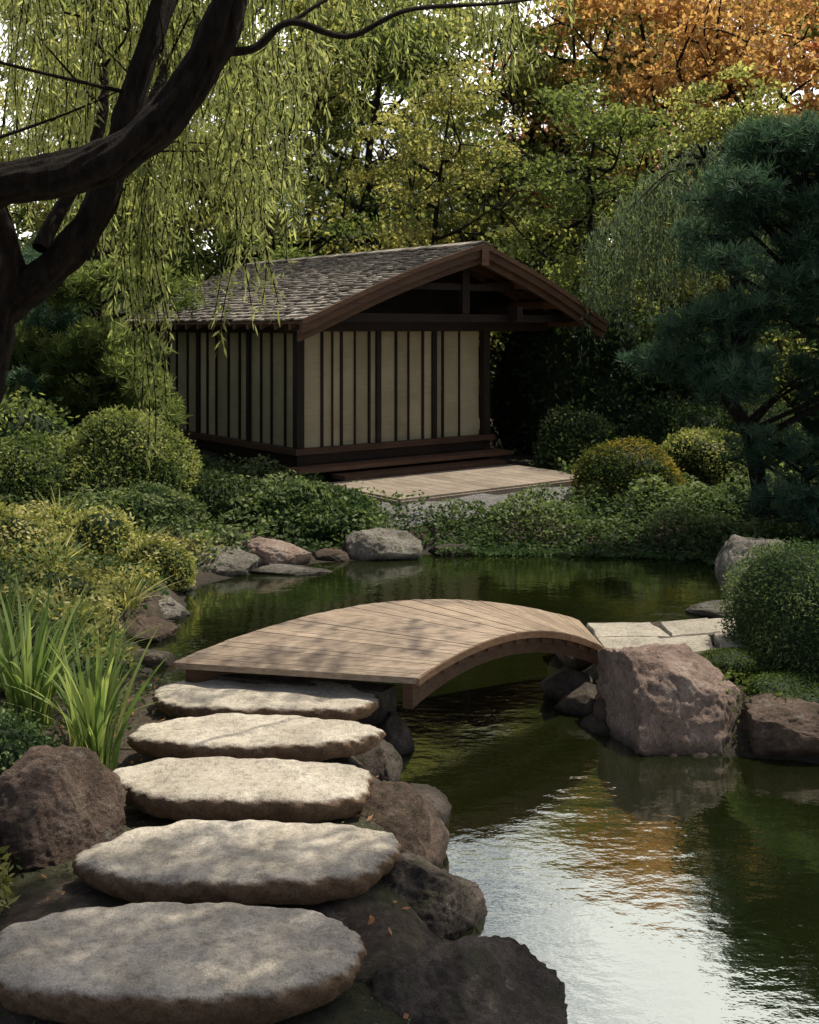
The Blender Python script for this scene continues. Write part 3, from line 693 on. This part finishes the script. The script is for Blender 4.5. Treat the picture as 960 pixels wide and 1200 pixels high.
def tufts(b,c,n_per,L,W,mi,up=.5,rng=None,tone=None):
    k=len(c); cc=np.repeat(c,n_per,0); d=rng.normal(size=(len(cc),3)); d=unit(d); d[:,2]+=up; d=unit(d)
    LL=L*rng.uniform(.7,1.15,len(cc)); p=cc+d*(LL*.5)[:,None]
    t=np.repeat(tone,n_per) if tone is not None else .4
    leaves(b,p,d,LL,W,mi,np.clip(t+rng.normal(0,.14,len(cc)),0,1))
def pine(name,base,trunkpts,trad,pads,seed,tper=42,nper=26,L=.15,W=.010,mat='pine'):
    rr=np.random.default_rng(seed); b=B(); sp=spline(trunkpts,8); tube(b,sp,np.linspace(trad,trad*.35,len(sp)),14,0,1.2)
    for (x,y,z,rx,rz) in pads:
        c=np.array([x,y,z]); i=np.argmin(np.linalg.norm(sp-c+np.array([0,0,.3]),axis=1)); p0=sp[i]
        tube(b,spline([p0,(p0+c)/2+rr.normal(0,.06,3),c],4),np.linspace(trad*.3,.01,9),6,0)
        n=int(tper*(rx/.4)**1.6)
        d=unit(rr.normal(size=(n,3)))*(rr.random(n)**.45)[:,None]; pc=c+d*np.array([rx,rx,rz])
        for s in range(5):
            e=pc[rr.integers(0,n)]; tube(b,np.array([c,(c+e)/2+rr.normal(0,.03,3),e]),np.array([.014,.010,.005]),5,0)
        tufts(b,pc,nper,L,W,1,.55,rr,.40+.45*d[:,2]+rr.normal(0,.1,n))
    o=b.obj(name,[M['bark'],M[mat]]); return o
rr=np.random.default_rng(5)
pads=[]
for k in range(78):
    z=rr.uniform(1.9,4.75)
    wmax=1.15 if z<3.6 else 1.15*(1-(z-3.6)/1.5*.75)
    pads.append((4.35+rr.uniform(-1,1)*wmax+.0,12.3+rr.uniform(-.9,.9),z,rr.uniform(.30,.48),rr.uniform(.16,.27)))
for (x,y,z) in [(3.15,12.2,2.2),(2.95,12.4,2.05),(3.3,11.9,1.95),(2.75,12.5,2.15),(3.0,12.3,2.5),(3.4,12.0,2.7)]: pads.append((x,y,z,.38,.17))
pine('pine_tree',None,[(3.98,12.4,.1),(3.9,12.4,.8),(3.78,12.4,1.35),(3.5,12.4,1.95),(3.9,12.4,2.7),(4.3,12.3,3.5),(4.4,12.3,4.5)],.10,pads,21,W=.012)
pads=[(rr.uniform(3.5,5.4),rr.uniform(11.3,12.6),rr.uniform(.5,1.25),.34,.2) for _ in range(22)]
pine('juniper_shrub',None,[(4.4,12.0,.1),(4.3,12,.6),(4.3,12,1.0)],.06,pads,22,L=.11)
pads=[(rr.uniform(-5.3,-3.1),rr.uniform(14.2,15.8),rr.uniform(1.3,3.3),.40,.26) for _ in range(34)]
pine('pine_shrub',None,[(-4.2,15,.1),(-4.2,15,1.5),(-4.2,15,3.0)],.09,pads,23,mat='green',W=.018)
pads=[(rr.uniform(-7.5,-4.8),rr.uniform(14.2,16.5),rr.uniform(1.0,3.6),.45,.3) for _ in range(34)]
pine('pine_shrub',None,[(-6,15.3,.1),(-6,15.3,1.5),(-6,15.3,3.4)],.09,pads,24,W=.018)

def strands(b,tops,lens,mi,rr,leafL,leafW,step,sway=.18,twig=.004,spreadl=.5,tones=None):
    for ii,(c,Ls) in enumerate(zip(tops,lens)):
        a=rr.uniform(0,6.3); o=sway*rr.uniform(.3,1.2); n=max(int(Ls/step),4); t=np.linspace(0,1,n)
        out=o*np.sin(t*math.pi/2)
        p=np.stack([c[0]+math.cos(a)*out+.04*np.sin(t*7+a),c[1]+math.sin(a)*out,c[2]+.12*np.sin(t*math.pi)*.5-Ls*t**1.15],1)
        tube(b,p[::3] if n>9 else p,twig,3,0)
        rep=2; pc=np.repeat(p,rep,0)+rr.normal(0,.015,(n*rep,3)); d=rr.normal(0,spreadl,(n*rep,3)); d[:,2]-=1.0; d=unit(d)
        LL=leafL*rr.uniform(.6,1.2,len(pc)); tn=tones[ii] if tones is not None else rr.uniform(.2,.7)
        leaves(b,pc+d*(LL*.5)[:,None],d,LL,leafW,mi,np.clip(tn+rr.normal(0,.15,len(pc)),0,1))
# willow, with unseen foliage added overhead for shade
rr=np.random.default_rng(77); b=B()
def limb(pts,r0,r1,n=10,seg=8,rough=0.):
    sp=spline(pts,seg); s=np.linspace(0,1,len(sp)); rad=r0+(r1-r0)*s; rad=rad*(1+.05*np.sin(s*37)+.04*np.sin(s*61+1)); tube(b,sp,rad,n,0,rough); return sp
tr=limb([(-3.25,7.0,.0),(-3.0,7.0,1.0),(-2.80,7.0,2.1),(-2.62,6.98,2.75),(-2.66,6.9,3.25),(-2.85,6.8,3.9),(-3.0,7.0,5.5)],.24,.11,64,30,1.)
l2=limb([(-2.64,7.0,2.6),(-2.28,7.0,2.86),(-2.0,7.0,3.2),(-1.86,7.05,3.6),(-1.76,7.1,4.0),(-1.6,7.2,4.6),(-1.3,7.6,5.8),(-1.0,8,6.6)],.12,.05,48,20,1.)
big=limb([(-3.3,6.7,3.1),(-2.75,6.3,3.18),(-2.3,6.05,3.27),(-1.75,6.0,3.36),(-1.42,6.0,3.55),(-1.17,6.0,3.84),(-1.0,6.0,4.18),(-.87,6.0,4.7),(-.6,6.1,5.6)],.13,.085,72,40,1.)
l3=limb([(-1.08,6.0,4.0),(-.86,6.1,4.04),(-.66,6.15,4.2),(-.35,6.3,4.16),(0,6.4,4.34),(.6,6.8,4.5),(1.3,7.3,4.75)],.028,.008,8)
limb([(-.66,6.15,4.2),(-.4,6.3,4.4),(-.1,6.5,4.5)],.014,.005,6)
l4=limb([(-.9,6.0,4.4),(-.5,6.5,4.6),(0,7.2,5.2),(.5,8,5.6)],.05,.012,8)
l5=limb([(-1.86,7.05,3.6),(-1.7,7.6,4.2),(-1.9,8.6,5.0),(-1.6,9.8,5.6)],.05,.015,8)
l6=limb([(-2.3,6.9,3.0),(-2.1,7.6,4.0),(-2.6,8.8,5.4),(-3.0,10,6)],.05,.015,8)
l7=limb([(-.75,6.1,4.95),(-.2,7.2,5.9),(.6,8.5,6.5),(1.2,9.5,6.6)],.06,.015,8)
l8=limb([(-2.9,6.8,4.2),(-3.3,7.6,5.2),(-4,9,6)],.07,.015,8)
shade_limb=limb([(-.6,6.1,5.6),(.0,5.7,6.2),(.9,5.3,6.5),(1.8,5.0,6.6),(2.8,4.7,6.5)],.085,.02,12)  # out-of-view limb, added to carry the shading strands over the near stones
limb([(.0,5.7,6.2),(.8,5.9,6.5),(1.8,5.9,6.6)],.04,.012,8)  # side branch of the added shading limb, also out of view
tops=[];lens=[];tones=[]
def clusterat(x,y,z,n,l,sp=.28):
    tn=rr.uniform(.15,.8)
    for _ in range(n): tops.append((x+rr.normal(0,sp),y+rr.normal(0,sp),z+rr.normal(0,.12))); lens.append(max(l*rr.uniform(.55,1.1),.3)); tones.append(tn+rr.normal(0,.08))
for l in (l2,l5,l6,l8,tr):
    for _ in range(12):
        p=l[rr.integers(len(l)//3,len(l))]; e=p+np.array([rr.normal(0,.6),rr.normal(0,.5),rr.uniform(.0,.7)]); tube(b,spline([p,(p+e)/2+rr.normal(0,.08,3),e],3),np.linspace(.014,.004,7),4,0)
for _ in range(60):
    y=rr.uniform(7.2,11.0); k_=rr.uniform(-.42,-.10); x=k_*y; z=rr.uniform(3.7,6.0)
    endz=rr.uniform(2.95,4.5) if k_>-.33 else rr.uniform(3.2,4.6)
    clusterat(x,y,z,int(rr.integers(4,9)),min(max(z-endz,.5),2.3),.22)
for _ in range(20):
    y=rr.uniform(8.5,10.5); x=rr.uniform(-.9,1.3); z=rr.uniform(4.9,6.2); clusterat(x,y,z,4,min(max(z-rr.uniform(4.3,5.4),.4),1.6),.2)
for (x,y,z,l) in [(-1.72,7.0,3.6,1.7),(-1.70,7.05,3.5,1.5),(-1.62,7.4,3.4,.9),(-1.2,7.4,3.8,1.2),(-1.15,7.5,3.7,1.0),(-1.5,7.2,3.8,1.1),(-.95,7.4,4.0,1.0),(-1.95,7.6,3.6,1.2)]:
    clusterat(x,y,z,4,l,.05)
for _ in range(175): clusterat(rr.uniform(.1,3.2),rr.uniform(4.2,5.95),rr.uniform(6.1,6.7),8,.65,.16)  # unseen strands added to cast shade on the nearest stepping stones
for _ in range(14): clusterat(rr.uniform(.2,2.6),rr.uniform(7.9,9.2),rr.uniform(6.2,6.6),8,.5,.11)  # unseen clusters added to throw dappled shade on the bridge deck
strands(b,tops,lens,1,rr,.10,.018,.035,tones=tones)
b.obj('willow_tree',[M['bark'],M['willow']])
rr=np.random.default_rng(78); b=B()
sp=spline([(5.6,18.4,.2),(5.5,18.4,2.5),(5.2,18.4,4.2),(4.9,18.4,5.3)],6); tube(b,sp,np.linspace(.12,.03,len(sp)),8,0)
tops=[];lens=[]
for _ in range(460):
    u=rr.random()**.7; a=rr.uniform(0,6.3); r=u*2.2; x=5.1+math.cos(a)*r; y=18.4+math.sin(a)*r*.8; z=5.5-1.0*u**1.6-.25*max(0,(5.1-x))*u+rr.normal(0,.12); tops.append((x,y,z)); lens.append(rr.uniform(.9,2.0))
for u in range(26):
    e=np.array(tops[u*7]); tube(b,spline([sp[-1],(sp[-1]+e)/2+np.array([0,0,.2]),e],4),np.linspace(.03,.008,9),5,0)
strands(b,tops,lens,1,rr,.13,.026,.06,.25)
b.obj('weeping_conifer_tree',[M['bark2'],M['blue']])

# ------------------------------------------------------------------ light, sky, camera
sdir=Vector((.36,.22,.90)).normalized()
el=math.asin(sdir.z); az=math.atan2(sdir.x,sdir.y)
w=D.worlds.new('World'); scene.world=w; w.use_nodes=True; nt=w.node_tree; nt.nodes.clear()
sk=nt.nodes.new('ShaderNodeTexSky'); sk.sky_type='NISHITA'; sk.sun_disc=False; sk.sun_elevation=el; sk.sun_rotation=az
sk.dust_density=3.5; sk.air_density=.8; sk.ozone_density=.5
tc=nt.nodes.new('ShaderNodeTexCoord')
cn=noise(nt,2.6,7,.6,tc.outputs['Generated'],(1,1,2.4))
cm=ramp(nt,cn,[(.40,(.1,.1,.1)),(.52,(1,1,1))])
sz=nt.nodes.new('ShaderNodeSeparateXYZ'); nt.links.new(tc.outputs['Generated'],sz.inputs[0])
band=ramp(nt,sz.outputs[2],[(.0,(1,1,1)),(.55,(1,1,1)),(.66,(0,0,0))])
cm=mixc(nt,1.0,cm,band,'MULTIPLY')
yb_=ramp(nt,sz.outputs[1],[(.0,(.15,.15,.15)),(.35,(1,1,1))])
cm=mixc(nt,1.0,cm,yb_,'MULTIPLY')
skc=mixc(nt,cm,sk.outputs[0],(22,21.6,21))
bg=nt.nodes.new('ShaderNodeBackground'); bg.inputs[1].default_value=.09; o=nt.nodes.new('ShaderNodeOutputWorld')
nt.links.new(skc,bg.inputs[0]); nt.links.new(bg.outputs[0],o.inputs[0])
sl=D.lights.new('sun','SUN'); sl.energy=5.0; sl.angle=math.radians(.5); sl.color=(1,.92,.76)
so=D.objects.new('sun',sl); scene.collection.objects.link(so); so.rotation_euler=(-sdir).to_track_quat('-Z','Y').to_euler()
cam=D.cameras.new('camera'); co=D.objects.new('camera',cam); scene.collection.objects.link(co); scene.camera=co
co.location=(0,0,2.5); co.rotation_euler=(math.radians(90),0,0); cam.sensor_width=36; cam.lens=39.0; cam.shift_y=-.179; cam.clip_end=600
scene.view_settings.view_transform='Standard'; scene.view_settings.look='None'; scene.view_settings.exposure=0
